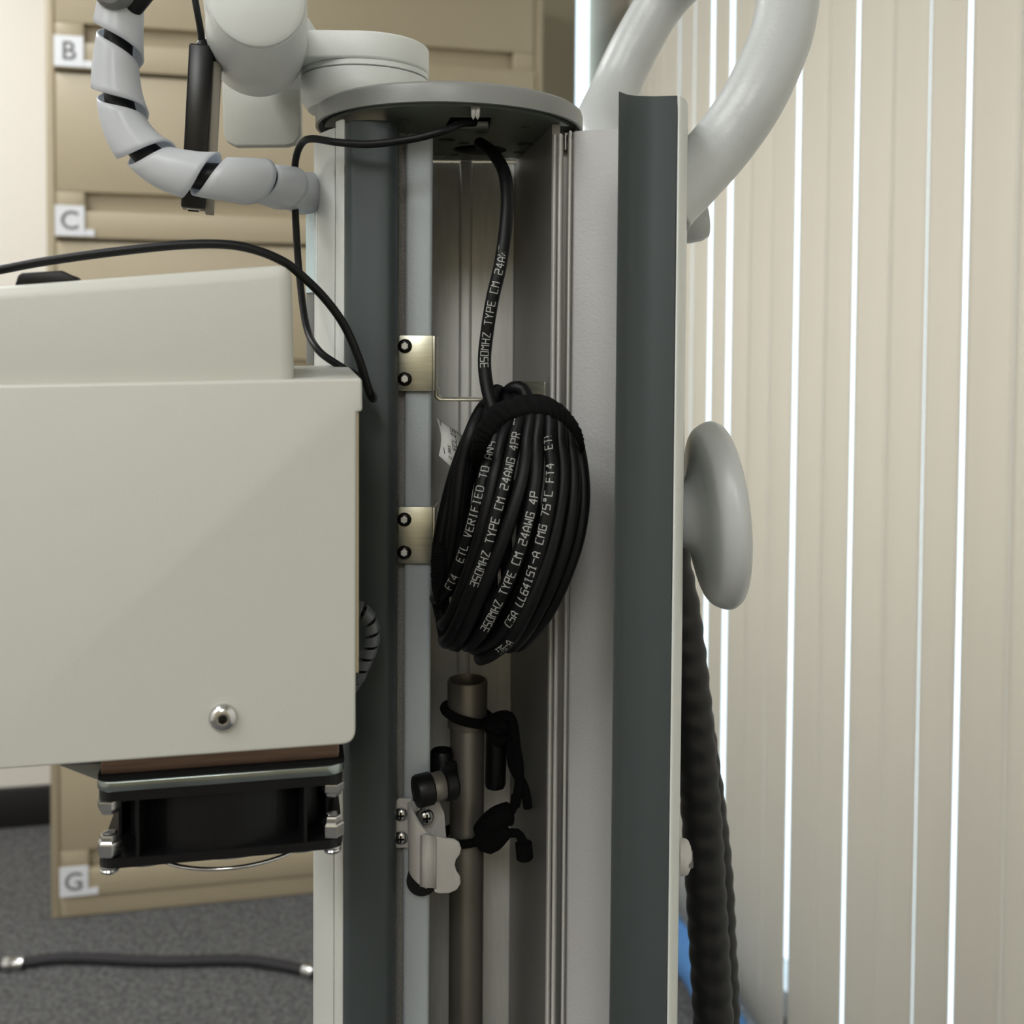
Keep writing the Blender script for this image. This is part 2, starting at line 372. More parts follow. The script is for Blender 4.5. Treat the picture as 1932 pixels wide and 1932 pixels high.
cb.add(*g_uv(uf0-.002, uf1+.002, VC, VC+.03, 0, zG-.004)); cb.add(*g_uv(uf0-.002, uf1+.002, VC, VC+.03, ztop-.028, ztop))
cb.build('body', M['cab'], cabt, bevel=.003)
zrc_t = zG+(PC(160, 361)[1]-PC(115, 449)[1]); zrc_b = zG+(PC(160, 398)[1]-PC(115, 449)[1]); ur0, ur1 = PC(160, 361)[0], PC(968, 108)[0]
letters = ['G', 'F', 'E', 'D', 'C', 'B']
dz0 = zG
def drawer_mesh():
    d = MB(); t = dz0+pz-.005; b = dz0+.002
    d.add(*g_uv(uf0, uf1, VC-.004, VC+.02, zrc_t, t)); d.add(*g_uv(uf0, ur0, VC-.004, VC+.02, zrc_b, zrc_t)); d.add(*g_uv(ur1, uf1, VC-.004, VC+.02, zrc_b, zrc_t))
    d.add(*g_uv(uf0, uf1, VC-.012, VC+.02, b, zrc_b)); return d
first_d = drawer_mesh().build('drawer', M['cab'], cabt, bevel=.002)
rec = MB().add(*g_uv(ur0, ur1, VC+.018, VC+.024, zrc_b, zrc_t)).build('handle_recess', M['cab'], first_d)
ulab0 = uf0; 
lh = PC(140, 388)[1]-PC(140, 445)[1]; lw = PC(170, 430)[0]-PC(115, 430)[0]
holder = MB().add(*g_uv(ulab0, ulab0+lw, VC-.016, VC-.0125, dz0+.006, dz0+.006+lh)).add(*g_uv(ulab0+lw, ulab0+lw+.02, VC-.015, VC-.0125, dz0+.006, dz0+.020)).build('label_holder', M['lab'], first_d)
try: FONT = bpy.data.fonts.load('<builtin>')
except Exception: FONT = None
def font_mesh(ch, size, m, name, parent, loc):
    c = bpy.data.curves.new('t', 'FONT'); c.body = ch; c.size = size; c.align_x = 'CENTER'; c.align_y = 'CENTER'; c.extrude = .0003; c.offset = .0006
    o = bpy.data.objects.new('t', c); COL.objects.link(o); bpy.context.view_layer.update()
    me = bpy.data.meshes.new_from_object(o.evaluated_get(bpy.context.evaluated_depsgraph_get())); bpy.data.objects.remove(o)
    me.transform(Matrix.Rotation(TH, 4, 'Z') @ Matrix.Rotation(PI/2, 4, 'X')); me.materials.clear(); me.materials.append(m)
    n = bpy.data.objects.new(name, me); link(n, parent, loc); return n
for k, ch in enumerate(letters):
    dl = Vector((0, 0, pz*k))
    if k == 0: d = first_d
    else:
        d = first_d.copy(); COL.objects.link(d); d.location = first_d.location+dl; WL[d.name] = WL[first_d.name]+dl
        for q in (rec, holder):
            c = q.copy(); COL.objects.link(c); c.parent = d; WL[c.name] = WL[q.name]+dl
    d['label'] = 'tan drawer with the letter %s on its label' % ch
    font_mesh(ch, .055, M['letter'], 'index_letter', d, UV(ulab0+lw*.5, VC-.0166, dz0+.006+lh*.48)+dl)

# ---- braided black cable on the carpet
fc = empty('floor_cable', PZ(300, 1815, 0), 'black braided cable with silver fittings lying on the grey carpet', 'cable')
fp = [(-60, 1822), (30, 1818), (130, 1808), (300, 1814), (450, 1812), (530, 1822), (600, 1838), (680, 1870), (760, 1905)]
fpts = [PZ(a, b, .0105) for a, b in fp]
tube('sleeve', fpts, .0105, M['braid'], fc, step=.01)
def fit(a, b):
    d = (Vector(b)-Vector(a)); lathe('fitting', [(.006, 0), (.0118, .001), (.0118, d.length*.6), (.0135, d.length*.65), (.0125, d.length*.96), (.007, d.length)], a, d, M['chrome'], fc)
fit(PZ(45, 1817, .0125), PZ(5, 1819, .0125)); fit(PZ(572, 1830, .0125), PZ(592, 1835, .0125))

# ---- blue plush cloth lying along the blind
bpts = []
for i, (v, r) in enumerate([(2.34, .012), (2.22, .030), (2.12, .036), (2.0, .034), (1.90, .038), (1.80, .036), (1.70, .028), (1.62, .012)]):
    bpts.append((UV(.783+.006*math.sin(i*2.1), v, r*.97), r))
pp = spline([q for q, r in bpts], .008); L = len(pp)
def br(t):
    x = t*(len(bpts)-1); i = min(int(x), len(bpts)-2); return bpts[i][1]+(bpts[i+1][1]-bpts[i][1])*(x-i)
v, f = g_tube(pp, br, 20); v = [Vector(q)+Vector((random.uniform(-1, 1), random.uniform(-1, 1), 0))*.0018 for q in v]
tag(mk('blue_cloth', v, f, M['blue'], None, smooth=True), 'rolled blue plush cloth on the floor at the foot of the blind', 'cloth')

# ================================================================== EQUIPMENT COLUMN
zt = H+.1094
colm = empty('equipment_column', (-.03, .56, 0), 'tall grey aluminium equipment column with charcoal cover strips and an open cable channel', 'column')
def strip(name, pts, m, z1=zt, z0=.06, bevel=.0006, parent=colm, **k):
    return MB().add(*g_prism(pts, z0, z1)).build(name, m, parent, bevel=bevel, **k)
# left side
Lc = XY([(592, .556), (593, .540), (604, .527), (618, .519), (631, .5135)])
strip('side_cover', rails_off(Lc, -.004) if False else Lc+[(X(631, .5135)+.004, .556)], M['cover'], z1=H+.105)
strip('side_bead', XY([(632.5, .5125), (641, .509), (650, .507), (650, .53), (634, .53)]), M['cover'], z1=H+.108, bevel=.001)
strip('front_strip', XY([(650, .5055), (662, .5015), (700, .5005), (733, .5015), (743, .5045), (750, .5085), (750, .516), (652, .516)]), M['charcoal'], z1=H+.106, bevel=.0012)
strip('seal_strip', XY([(751, .521), (765, .521), (765, .53), (751, .53)]), M['felt'], z1=H+.104, bevel=0)
strip('channel_lip', XY([(763.5, .519), (766, .517), (812, .517), (815, .519), (815, .526), (763.5, .526)]), M['rail'], z1=H+.103, bevel=.0012)
# interior
bx0, bx1 = X(775, .632), X(969, .632)
bp = MB().add(*g_prism([(bx0, .632), (bx1, .632), (bx1, .637), (bx0, .637)], .06, zt))
r0, r1 = X(865, .628), X(889, .628)
bp.add(*g_prism([(r0, .6325), (r0, .6295), (r0+.001, .6282), (r1-.001, .6282), (r1, .6295), (r1, .6325)], .06, zt))
bp.build('back_plate', M['steel'], colm, bevel=.0008)
strip('inner_side', [(bx0, .632), (bx0-.004, .632), (bx0-.004, .5305), (bx0, .5305)], M['inner'])
strip('inner_side', [(bx1, .637), (bx1, .632), X(1022, .548) and (X(1022, .548), .548), (X(1038, .5245), .5245), (X(1038, .5245)+.004, .5245), (X(1022, .548)+.004, .550), (bx1+.004, .637)], M['inner'], bevel=0)
# right rails
strip('rail', XY([(1038.5, .523), (1041, .5195), (1045, .5195), (1048, .5225), (1048, .54), (1038.5, .54)]), M['ribs'], z1=H+.104)
strip('rail', XY([(1049, .523), (1051, .5185), (1056, .5185), (1059, .522), (1059, .54), (1049, .54)]), M['ribs'], z1=H+.104)
strip('screw_slot', XY([(1059.5, .532), (1068, .532), (1068, .54), (1059.5, .54)]), M['inner'], z1=H+.104, bevel=0)
strip('rail', XY([(1068.5, .523), (1070, .519), (1074, .519), (1076, .5225), (1076, .54), (1068.5, .54)]), M['ribs'], z1=H+.1055)
strip('side_panel', XY([(1077, .5225), (1080, .5205), (1120, .5170), (1175, .5155), (1260, .515), (1260, .53), (1077, .54)]), M['panel'], z1=H+.1055, bevel=.0008)
strip('front_strip', XY([(1162, .4500), (1166, .4510), (1178, .4555), (1195, .4580), (1230, .4585), (1272, .4570), (1272, .466), (1180, .466), (1162, .454)]), M['charcoal'], z1=H+.108, bevel=.0004)
strip('side_cover', XY([(1273, .4568), (1280, .4575), (1288, .462), (1292, .470), (1293, .54), (1262, .54), (1262, .468), (1273, .468)]), M['cover'], z1=H+.108, bevel=.0010)
MB().add(*g_prism([(-.22, .40), (.14, .40), (.14, .70), (-.22, .70)], 0, .06)).build('base', M['charcoal'], colm, bevel=.01)
# clear tape and plate at the upper left edge
strip('label_plate', XY([(578, .549), (592, .545), (593, .550), (579, .554)]), M['capgrey'], z1=P(585, 395, .55).z, z0=P(585, 688, .55).z+.0, bevel=.0003)
strip('clear_tape', XY([(577, .548), (592, .542), (598, .5335), (599, .5342), (593, .5428), (578, .549)]), M['tape'], z1=P(585, 392, .545).z, z0=P(585, 552, .545).z, bevel=0)
# slot screw at the top of the right rail
lathe('slot_screw', [(.0010, -.008), (.0010, 0), (.0018, .0005)], (X(1063.5, .528), .528, H+.1055), (0, 0, 1), M['chrome'], colm, n=16)
# ---- top cap: round disc with an underside plate
cx = X(849, .55, 250)
lathe('top_cap', [(.001, .0108), (.060, .0106), (.0655, .0100), (.0676, .0086), (.0682, .0065), (.0682, .0002), (.0678, 0), (.0668, 0), (.0665, .0045), (.001, .0045)], (cx, .55, H+.1103), (0, 0, 1), M['capgrey'], colm, n=120)
pl = []
for k in range(25):
    a = math.radians(180+12+k*(156/24)); pl.append((cx+.0635*math.cos(a), .55+.0635*math.sin(a)))
x1e = P(1044, 252, .53).x
pl = [q for q in pl if q[0] < x1e+.008]+[(x1e+.008, .53), (x1e+.001, .53), (bx1+.001, .631), (bx0+.001, .631), (bx0+.001, .54)]
plt = MB().add(*g_prism(pl, H+.1097, H+.1112)).build('underside_plate', M['plate'], colm)
cut = []
for (px, py, r) in [(842, 264, .0047), (992, 272, .0047), (825, 294, .0047), (963, 301, .0047), (905, 283, .0150), (765, 227, .0020), (992, 240, .0022), (876, 270, .0030), (978, 287, .003), (858, 292, .0028)]:
    c = PZ(px, py, H+.1097); cut.append(g_lathe([(r, -.004), (r, .004)], c, (0, 0, 1), 32))
a = PZ(836, 246, H+.1097); b = PZ(928, 222, H+.1097)
cut.append(g_prism([(a.x, a.y), (PZ(922, 248, H+.1097).x, a.y), (b.x, b.y), (PZ(850, 222, H+.1097).x, b.y)], H+.1, H+.12))
apply_bool(plt, cut)
lathe('inner_disc', [(.0655, 0), (.0655, .0006)], (cx, .55, H+.1140), (0, 0, 1), M['blackm'], colm, n=64)
q = PZ(890, 236, H+.111); MB().add(*g_box(q, (1, 0, 0), (0, 1, 0), (0, 0, 1), .017, .008, .0022)).build('cable_port', M['armplate'], colm, bevel=.0004)
for dx in (-.0016, .0016):
    q = P(897+dx*2500, 207, .488); mk('spring_clip', *g_extr([q+Vector((-.0013, 0, .002)), q+Vector((.0013, 0, .002)), q+Vector((.0010, 0, -.003)), q+Vector((0, 0, -.0048)), q+Vector((-.0010, 0, -.003))], (0, .0012, 0)), M['inner'], colm, bevel=.0004)

# ---- screw builders
def hexscrew(parent, c, ax, R, m, name='screw'):
    s = R/.0033
    o = lathe(name, [(R*.8, -.0008*s), (R, 0), (R*1.02, .0004*s), (R*.93, .0011*s), (R*.74, .0017*s), (R*.5, .0019*s), (R*.44, .0018*s), (R*.40, .0006*s), (.0001, .0006*s)], c, ax, m, parent, n=36)
    lathe('hex_socket', [(R*.47, .00175*s), (R*.53, .0019*s), (R*.40, .00205*s), (R*.34, .0012*s), (.0001, .0011*s)], c, ax, M['steel'], o, n=6, smooth=False)
    return o
def panscrew(parent, c, ax, R, name='screw'):
    s = R/.003
    o = lathe(name, [(R*.9, -.0008*s), (R, 0), (R, .0006*s), (R*.85, .0014*s), (R*.5, .0019*s), (.0001, .0021*s)], c, ax, M['chrome'], parent, n=36)
    ax = Vector(ax).normalized(); u = ax.cross(Vector((0, 0, 1))).normalized(); w = u.cross(ax); cc = Vector(c)+ax*.00185*s
    MB().add(*g_box(cc, u, w, ax, R*1.0, R*.22, .0007*s)).add(*g_box(cc, w, u, ax, R*1.0, R*.22, .0007*s)).build('cross_recess', M['blackm'], o)
    return o
# ---- brackets
def bracket(y0, y1, full):
    Yb = .5145
    a, b, c, d = P(749, y0, Yb), P(816, y0, Yb), P(816, y1, Yb), P(748, y1, Yb)
    x0, x1 = a.x, b.x; z1, z0 = a.z, d.z; ch = .0012
    t = MB().add(*g_extr([(x0+ch, Yb, z1), (x1, Yb, z1), (x1, Yb, z0), (x0+ch*.8, Yb, z0), (x0, Yb, z0+ch), (x0, Yb, z1-ch)], (0, .0015, 0)))
    t.add(*g_extr([(x1, Yb, z1-.0003), (x1, Yb+.025, z1-.0003), (x1, Yb+.025, z0+.0003), (x1, Yb, z0+.0003)], (.0013, 0, 0)))
    if full:                                  # tongue drops from the side flange and crosses to a far right tab
        zs = P(860, 754, .53).z
        t.add(*g_extr([(x1, .529, z0+.001), (x1+.0013, .529, z0+.001), (x1+.0013, .529, zs+.002), (x1+.003, .529, zs+.0005), (P(1032, 757, .529).x, .529, zs+.0005), (P(1032, 757, .529).x, .529, zs-.0008), (x1+.002, .529, zs-.0008), (x1, .529, zs+.001)], (0, .020, 0)))
        xa, xb = P(970, 720, .560).x, P(1028, 718, .540).x; zz = P(1000, 719, .55).z
        t.add(*g_extr([(xa, .562, zs), (xa, .562, zz), (xb, .538, zz), (xb, .538, zs)], (.001, .0013, 0)))
    o = t.build('mounting_bracket', M['zinc'], colm, bevel=.0003)
    for py in ((653, 715) if full else (980, 1042)):
        hexscrew(o, P(764 if full else 763, py, Yb), (0, -1, 0), .0034, M['darksteel'])
bracket(632, 738, True); bracket(956, 1063, False)

# ---- grey loop handle and knob on the right of the column
hd = tube('loop_handle', [P(1150, 300, .60), P(1128, 250, .62), P(1155, 180, .645), P(1197, 90, .65), P(1252, 0, .65), P(1330, -75, .63), P(1410, -110, .60), P(1470, -85, .55), P(1488, -30, .52), P(1480, 40, .51), P(1462, 100, .505), P(1419, 190, .50), P(1362, 272, .50), P(1296, 345, .495), P(1262, 380, .491), P(1248, 400, .490)], .0148, M['tube'], colm, step=.003, n=32)
hd['label'] = 'grey textured loop handle'
c = P(1300, 422, .555); lathe('handle_flange', [(.004, .012), (.008, .0115), (.0098, .008), (.0105, .002), (.0105, -.010)], c-Vector((.002, 0, 0)), (1, 0, .1), M['tube'], colm)
kc = P(1340, 972, .525); ka = Vector((1, .05, .085)).normalized()
Rk = 177*.525/2000
lathe('round_knob', smooth_prof([(.012, -.026),  (.0128, -.023), (.014, -.020), (.018, -.014), (.026, -.0105), (Rk*.80, -.0085), (Rk*.93, -.0065), (Rk, -.0005), (Rk*.985, .0035), (Rk*.9, .0065), (Rk*.6, .0085), (.001, .009)]), kc+ka*.003, ka, M['tube'], colm, n=64)
sc = P(1291, 1617, .50); s = lathe('push_rivet', [(.0084, -.002), (.0084, .0002), (.0076, .0018), (.0048, .0031), (.0016, .0036), (.0001, .0036)], sc, (1, -.15, 0), M['whitepl'], colm)
MB().add(*g_box(sc+Vector((.0030, -.0004, -.0008)), (1, -.15, 0), (0, 0, 1), (.15, 1, 0), .0022, .0016, .014)).build('rivet_slot', M['greycap'], s)

# ---- monitor arm standing on the cap
ac = Vector((X(689, .56, 165), .56, H+.1225))
arm = empty('monitor_arm', ac, 'light grey monitor arm with round joints standing on the column cap', 'monitor arm')
lathe('swivel_base', [(.024, -.0015), (.0295, -.0005), (.0318, .0025), (.0330, .0065), (.0332, .0095), (.0332, .0155), (.0322, .0160), (.0300, .0160)], ac, (0, 0, 1), M['joint'], arm, n=72)
lathe('swivel_ring', [(.0318, .0163), (.0330, .0166), (.0330, .0190), (.030, .0190)], ac, (0, 0, 1), M['joint'], arm, n=72)
sl = []; R = .0333; jx = X(470, .545, 100)
for k in range(25):
    a = math.radians(-90+k*180/24); sl.append((ac.x+R*math.cos(a), .56+R*math.sin(a)))
sl += [(jx-.004, .56+R), (jx-.004, .56-R-.001)]
sl = [(a, b) for a, b in sl]
MB().add(*g_prism(sl, ac.z+.0192, ac.z+.0330)).build('arm_link', M['joint'], arm, bevel=.0016, seg=3)
j0 = P(485, -4, .448); j1 = P(484, 97, .548); R0, R1 = 88*.448/2000, 88*.548/2000
ax = (j1-j0); Lx = ax.length
lathe('elbow_cap', [(.0001, -.0012), (R0*.9, -.0008), (R0*.99, .0006), (R0*1.01, .003), (R0*1.0, .0035)], j0, ax, M['joint'], arm, n=72)
lathe('elbow_housing', [(R0*.97, .0038), (R0*1.03, .0045), (R0*1.08, .012), (R1*1.0, Lx*.72), (R1*1.0, Lx*.93), (R1*.92, Lx), (.0001, Lx)], j0, ax, M['joint'], arm, n=72)
mk('elbow_web', *g_prism([(jx+.012, .515), (jx+.034, .5275), (jx+.034, .585), (jx, .585)], ac.z+.0195, P(560, 30, .53).z), M['joint'], arm, bevel=.003)
# side shell left of the joint
lathe('side_shell', [(R0*1.06, .002), (R0*1.10, .004), (R0*1.12, .030), (R0*1.06, .034)], j0+Vector((-.0012, .002, .004)), ax, M['joint'], arm, n=72)
pa = [P(417, 120, .60), P(548, 120, .60), P(566, 130, .60), P(567, 255, .60), P(556, 271, .60), P(540, 275, .60), P(444, 276, .60), P(427, 268, .60), P(421, 250, .60)]
mk('lower_plate', *g_extr(pa, (0, .007, 0)), M['armplate'], arm, bevel=.0012)

# ================================================================== CABLES AT TOP LEFT
# black in-line adapter hanging by its cable
ad = empty('cable_adapter', P(375, 240, .49), 'long black plastic in-line adapter hanging behind the spiral wrapped cable', 'adapter')
def PA(a, b, Y=.498): return P(a, b, Y)
at, ab = PA(380, 84), PA(364, 392)
dz = (at-ab).normalized(); dx = Vector((1, .25, 0)); dx = (dx-dz*dx.dot(dz)).normalized(); dy = dz.cross(dx)
hh = (at-ab).length; wid = 44*.498/2000
MB().add(*g_box((at+ab)/2+dy*.006, dx, dy, dz, wid, .014, hh)).build('body', M['glossblack'], ad, bevel=.0008)
MB().add(*g_box((at+ab)/2+dx*(wid/2+.0018)+dy*.0080-dz*.004, dx, dy, dz, .0040, .0115, hh*.93)).build('side_label', M['adside'], ad, bevel=.0002)
MB().add(*g_box(ab+dy*.0062-dz*.0002, dx, dy, dz, .0062, .0045, .0008)).build('socket', M['steel'], ad)
MB().add(*g_box(ab+dy*.0062-dz*.0006, dx, dy, dz, .0048, .0032, .0008)).build('socket_slot', M['blackm'], ad)
lathe('strain_relief', [(.0030, -.0005), (.0030, .0012), (.0024, .0022), (.0018, .004)], at+dy*.006, dz, M['black'], ad)
tube('cord', [at+dy*.006+dz*.001, P(378, 55, .502), P(370, 10, .50), P(358, -60, .50)], .0016, M['cable'], ad)

# spiral wrapped cable sweeping into the column
def wrap_cable(name, label, pts, R, rc, turns, width, phase, hand=1, flare=.14, extra=None, mt='wrap', cover=1.0):
    path = spline(pts, .0015); o = empty(name, path[len(path)//2], label, 'cable')
    if rc: mk('inner_cable', *g_tube(path if extra is None else spline(extra, .0015), rc, 16), M['cable'], o, smooth=True)
    T, N, B = frames(path); acc = [0]
    for i in range(1, len(path)): acc.append(acc[-1]+(path[i]-path[i-1]).length)
    L = acc[-1]; p = L/turns; vs = []; fs = []; K = 8; n = int(turns*28)
    import bisect
    for i in range(n+1):
        s0 = L*i/n; a = hand*2*PI*i/28+phase
        for j in range(K+1):
            s = min(s0+p*width*j/K, L*.9999); q = min(max(bisect.bisect(acc, s)-1, 0), len(path)-2); t = (s-acc[q])/max(acc[q+1]-acc[q], 1e-9)
            c = path[q].lerp(path[q+1], t); nn = N[q].lerp(N[q+1], t).normalized(); bb = B[q].lerp(B[q+1], t).normalized()
            rr = R*(1+flare*(j/K-.35)); vs.append(c+(nn*math.cos(a)+bb*math.sin(a))*rr)
    for i in range(n):
        for j in range(K):
            fs.append((i*(K+1)+j, (i+1)*(K+1)+j, (i+1)*(K+1)+j+1, i*(K+1)+j+1))
    mk('spiral_wrap', vs, fs, M[mt], o, smooth=True, solid=.0009, offset=-1)
    return o
Yw = .47
sw = [P(232, -50, Yw), P(230, 10, Yw), P(224, 70, Yw), P(221, 140, Yw), P(228, 205, Yw), P(252, 262, Yw), P(300, 308, Yw), P(370, 330, Yw), P(440, 337, .475), P(510, 347, .497), P(560, 360, .525), P(600, 370, .556)]
wc = wrap_cable('spiral_wrapped_cable', 'thick cable bundle in milky white spiral wrap curving into the left side of the column', sw, 42*.47/2000, .0062, 7.7, .85, 1.2, hand=-1, flare=.2)
tube('bare_cable', [P(222, 60, Yw), P(240, 20, Yw-.003), P(275, -25, Yw-.003), P(310, -80, Yw)], .0055, M['cable'], wc)
lathe('end_cap', [(.0001, -.004), (.006, -.0035), (.0082, -.001), (.0085, .003), (.0085, .008)], P(212, -20, Yw-.012), (.1, 1, .2), M['greycap'], wc)

# small spiral wrapped cable by the housing's right edge
sp = [P(655, 1140, .47), P(682, 1150, .466), P(700, 1175, .466), P(702, 1210, .466), P(690, 1245, .466), P(676, 1275, .466), P(660, 1300, .47)]
wrap_cable('spiral_wrapped_cable', 'thin dark cable in smoky spiral wrap looping out from behind the cream housing', sp, .0024, .0015, 9, .78, .5, flare=.1, mt='smoky')

# thin black cable from the hatch down the left side
tag(tube('thin_cable', [P(895, 232, .512), P(868, 234, .495), P(840, 246, .487), P(780, 262, .486), P(700, 272, .487), P(640, 269, .490), P(590, 262, .500), P(570, 270, .508), P(558, 300, .515), P(556, 350, .52), P(558, 420, .52), P(565, 520, .52), P(578, 615, .505), P(600, 660, .490), P(640, 690, .483), P(668, 706, .48), P(692, 726, .478)], .00175, M['cable'], None, step=.0015), 'thin black cable running out of the cap, around the left edge and down', 'cable')
# cable arching over the housing
tag(tube('power_cable', [P(-60, 520, .43), P(0, 509, .432), P(80, 494, .433), P(200, 477, .435), P(330, 463, .437), P(420, 461, .44), P(480, 471, .443), P(530, 491, .446), P(560, 512, .450), P(610, 560, .455), P(650, 615, .460), P(678, 680, .463), P(692, 725, .466), P(700, 748, .470), P(704, 752, .478), P(702, 745, .487)], .0019, M['cable'], None, step=.0015), 'black cable arching over the top of the cream housing', 'cable')

# ================================================================== CREAM HOUSING WITH FAN
OB = P(670, 1404, .405)
def PH(px, py, dv=0):                         # point on the housing's front plane
    return PL(px, py, OB+VH*dv, VH)
hs = empty('equipment_housing', PH(330, 1430)+VH*.05, 'cream grey metal equipment housing with a fan below it, left of the column', 'housing')
def rnd(poly, idx, r, n=5):                   # round the listed corners of a 3-D planar polygon
    out = []
    for i, p in enumerate(poly):
        p = Vector(p)
        if i not in idx: out.append(p); continue
        a = (Vector(poly[i-1])-p).normalized(); b = (Vector(poly[(i+1) % len(poly)])-p).normalized()
        p0, p2 = p+a*r, p+b*r
        for k in range(n+1):
            t = k/n; out.append(p0*(1-t)**2+p*2*t*(1-t)+p2*t*t)
    return out
body = rnd([PH(-90, 1459), PH(-90, 729), PH(683, 714), PH(684, 776), PH(672.5, 778), PH(671, 1404)], [5], .0055)
v, f = g_extr(body, VH*.094); n = len(body)
for k in (1, 2): v[n+k] = v[n+k]+Vector((0, 0, .0035))
mk('body', v, f, M['housing'], hs, bevel=.0028, seg=4)
up = [PH(-90, 760, .004), PH(-90, 545, .004), PH(550, 497, .004), PH(556, 760, .004)]
mk('upper_cover', *g_extr(up, VH*.070), M['housing'], hs, bevel=.0055, seg=5)
up2 = [PH(672, 800, .004)]
mk('seam_edge', *g_extr([PH(666, 778, .002), PH(677, 778, .002), PH(677, 1270, .002), PH(668, 1270, .002)], VH*.085), M['cab'], hs, bevel=.0004)
sc = PH(421, 1353); o = lathe('screw', [(.0052, 0), (.0053, .0006), (.0049, .0018), (.0035, .0028), (.0020, .0031), (.0017, .0030), (.0016, .0012), (.0001, .0012)], sc, -VH, M['chrome'], hs, n=40)
lathe('hex_socket', [(.0019, .0029), (.0018, .00325), (.0014, .00325), (.0011, .0016), (.0001, .0015)], sc, -VH, M['darksteel'], o, n=6, smooth=False)
# under plates
def lvl(px, py, dv): return PH(px, py, dv).z
dv = .006
zz = dict(w0=lvl(640, 1437, dv), w1=lvl(640, 1400, dv), p0=lvl(640, 1463, dv), p1=lvl(640, 1444, dv), f0=lvl(640, 1481, dv), n0=lvl(632, 1508, dv), l1=lvl(640, 1585, dv), l0=lvl(640, 1602, dv), m1=lvl(632, 1545, dv), h0=lvl(632, 1617, dv))
uo = OB.dot(UH); vo = OB.dot(VH)+dv
uL, uR = PH(178, 1500, dv).dot(UH), PH(651, 1500, dv).dot(UH)
uL2, uR2 = PH(186, 1450, dv).dot(UH), PH(641, 1450, dv).dot(UH)
W = uR-uL
def rrect(u0, u1, v0, v1, r, n=6):
    out = []
    for (cu, cv, a0) in ((u1-r, v0+r, -90), (u1-r, v1-r, 0), (u0+r, v1-r, 90), (u0+r, v0+r, 180)):
        for k in range(n+1):
            a = math.radians(a0+90*k/n); q = UV(cu+r*math.cos(a), cv+r*math.sin(a)); out.append((q.x, q.y))
    return out
mk('spacer_block', *g_prism(rrect(uL2, uR2, vo+.004, vo+W-.004, .001), zz['w0'], OB.z+.002), M['copper'], hs, bevel=.0005)
mk('gasket', *g_prism(rrect(uL2-.001, uR2+.002, vo+.002, vo+W-.003, .002), zz['p1'], zz['w0']+.0002), M['blackm'], hs)
mk('zinc_plate', *g_prism(rrect(uL, uR, vo, vo+W, .007), zz['p0'], zz['p1']), M['edge'], hs, bevel=.0005)
fan = MB(); fan.add(*g_prism(rrect(uL+.0005, uR-.0005, vo+.0005, vo+W, .007), zz['f0'], zz['p0']))
fan.add(*g_prism(rrect(uL+.0005, uR-.0005, vo+.0005, vo+W, .007), zz['l0'], zz['l1']))
cu, cv = (uL+uR)/2, vo+W/2; c = UV(cu, cv)
fan.add(*g_lathe([(W*.47, zz['l1']-.0002), (W*.475, zz['l1']), (W*.475, zz['f0']), (W*.47, zz['f0']+.0002)], (c.x, c.y, 0), (0, 0, 1), 64))
for su in (-1, 1):                              # angled webs near the corners
    for k, (ua, va) in enumerate([(.0155, .003), (.0065, .022)]):
        q0 = UV(cu+su*(W/2-ua), vo+va); q1 = UV(cu+su*(W/2-ua-.002), vo+va+.012)
        fan.add(*g_box(((q0.x+q1.x)/2, (q0.y+q1.y)/2, (zz['l1']+zz['f0'])/2), (q1-q0).normalized(), Vector((0, 0, 1)).cross((q1-q0).normalized()), (0, 0, 1), (q1-q0).length+.004, .0012, zz['f0']-zz['l1']))
fo = fan.build('cooling_fan', M['black'], hs)
fo['label'] = 'black square cooling fan hanging under the housing'
lathe('fan_hub', [(.019, -.001), (.0195, 0), (.0195, .016), (.018, .018), (.0001, .018)], (c.x, c.y, zz['l0']), (0, 0, 1), M['blackm'], fo, n=40)
wr = MB()
for rr, dzz in ((.036, -.0075), (.024, -.0088)):
    ring = [UV(cu+.002+rr*math.cos(a), vo+.008+.036+rr*math.sin(a), zz['l0']+dzz) for a in [2*PI*k/72 for k in range(72)]]
    wr.add(*g_tube(ring, .0008, 10, closed=True))
for k in range(4):
    a = math.radians(45+90*k); q = [UV(cu+.020*math.cos(a), vo+.044+.020*math.sin(a), zz['l0']-.0090), UV(cu+.040*math.cos(a), vo+.044+.040*math.sin(a), zz['l0']-.0068), UV(cu+W*.60*math.cos(a), cv+W*.60*math.sin(a), zz['l0']-.0010)]
    wr.add(*g_tube(spline(q, .003), .0008, 8))
wr.build('fan_guard', M['chrome'], fo, smooth=True)
for su in (-1, 1):
    for sv in (0, 1):
        pu, pv = cu+su*(W/2-.0046), (vo+.0048 if sv == 0 else vo+W-.0052); q = UV(pu, pv)
        def nut(z0, z1, flip):
            hgt = z1-z0; R = .0045
            a, d = ((q.x, q.y, z0), 1) if not flip else ((q.x, q.y, z1), -1)
            n = lathe('nut', [(R*.8, 0), (R*.98, hgt*.06), (R, hgt*.12), (R, hgt*.58), (R*.93, hgt*.66), (R*.80, hgt*.72), (R*.78, hgt*.9), (R*.7, hgt*.98), (R*.5, hgt), (R*.45, hgt*.8), (.0001, hgt*.8)], a, (0, 0, d), M['chrome'], fo, n=6, smooth=False)
        nut(zz['n0'], zz['f0'], True); nut(zz['l1'], zz['m1'], False)
        lathe('screw_head', [(.0035, 0), (.0036, -.0005), (.0033, -.0012), (.0036, -.0017), (.0033, -.0026), (.002, -.0034), (.0001, -.0036)][::1], (q.x, q.y, zz['l0']), (0, 0, 1), M['chrome'], fo, n=28)
mk('underside_flange', *g_extr([PH(110, 1444, .02), PH(205, 1440, .02), PH(190, 1474, .02), PH(178, 1470, .02)], VH*.04), M['capgrey'], hs, bevel=.0004)
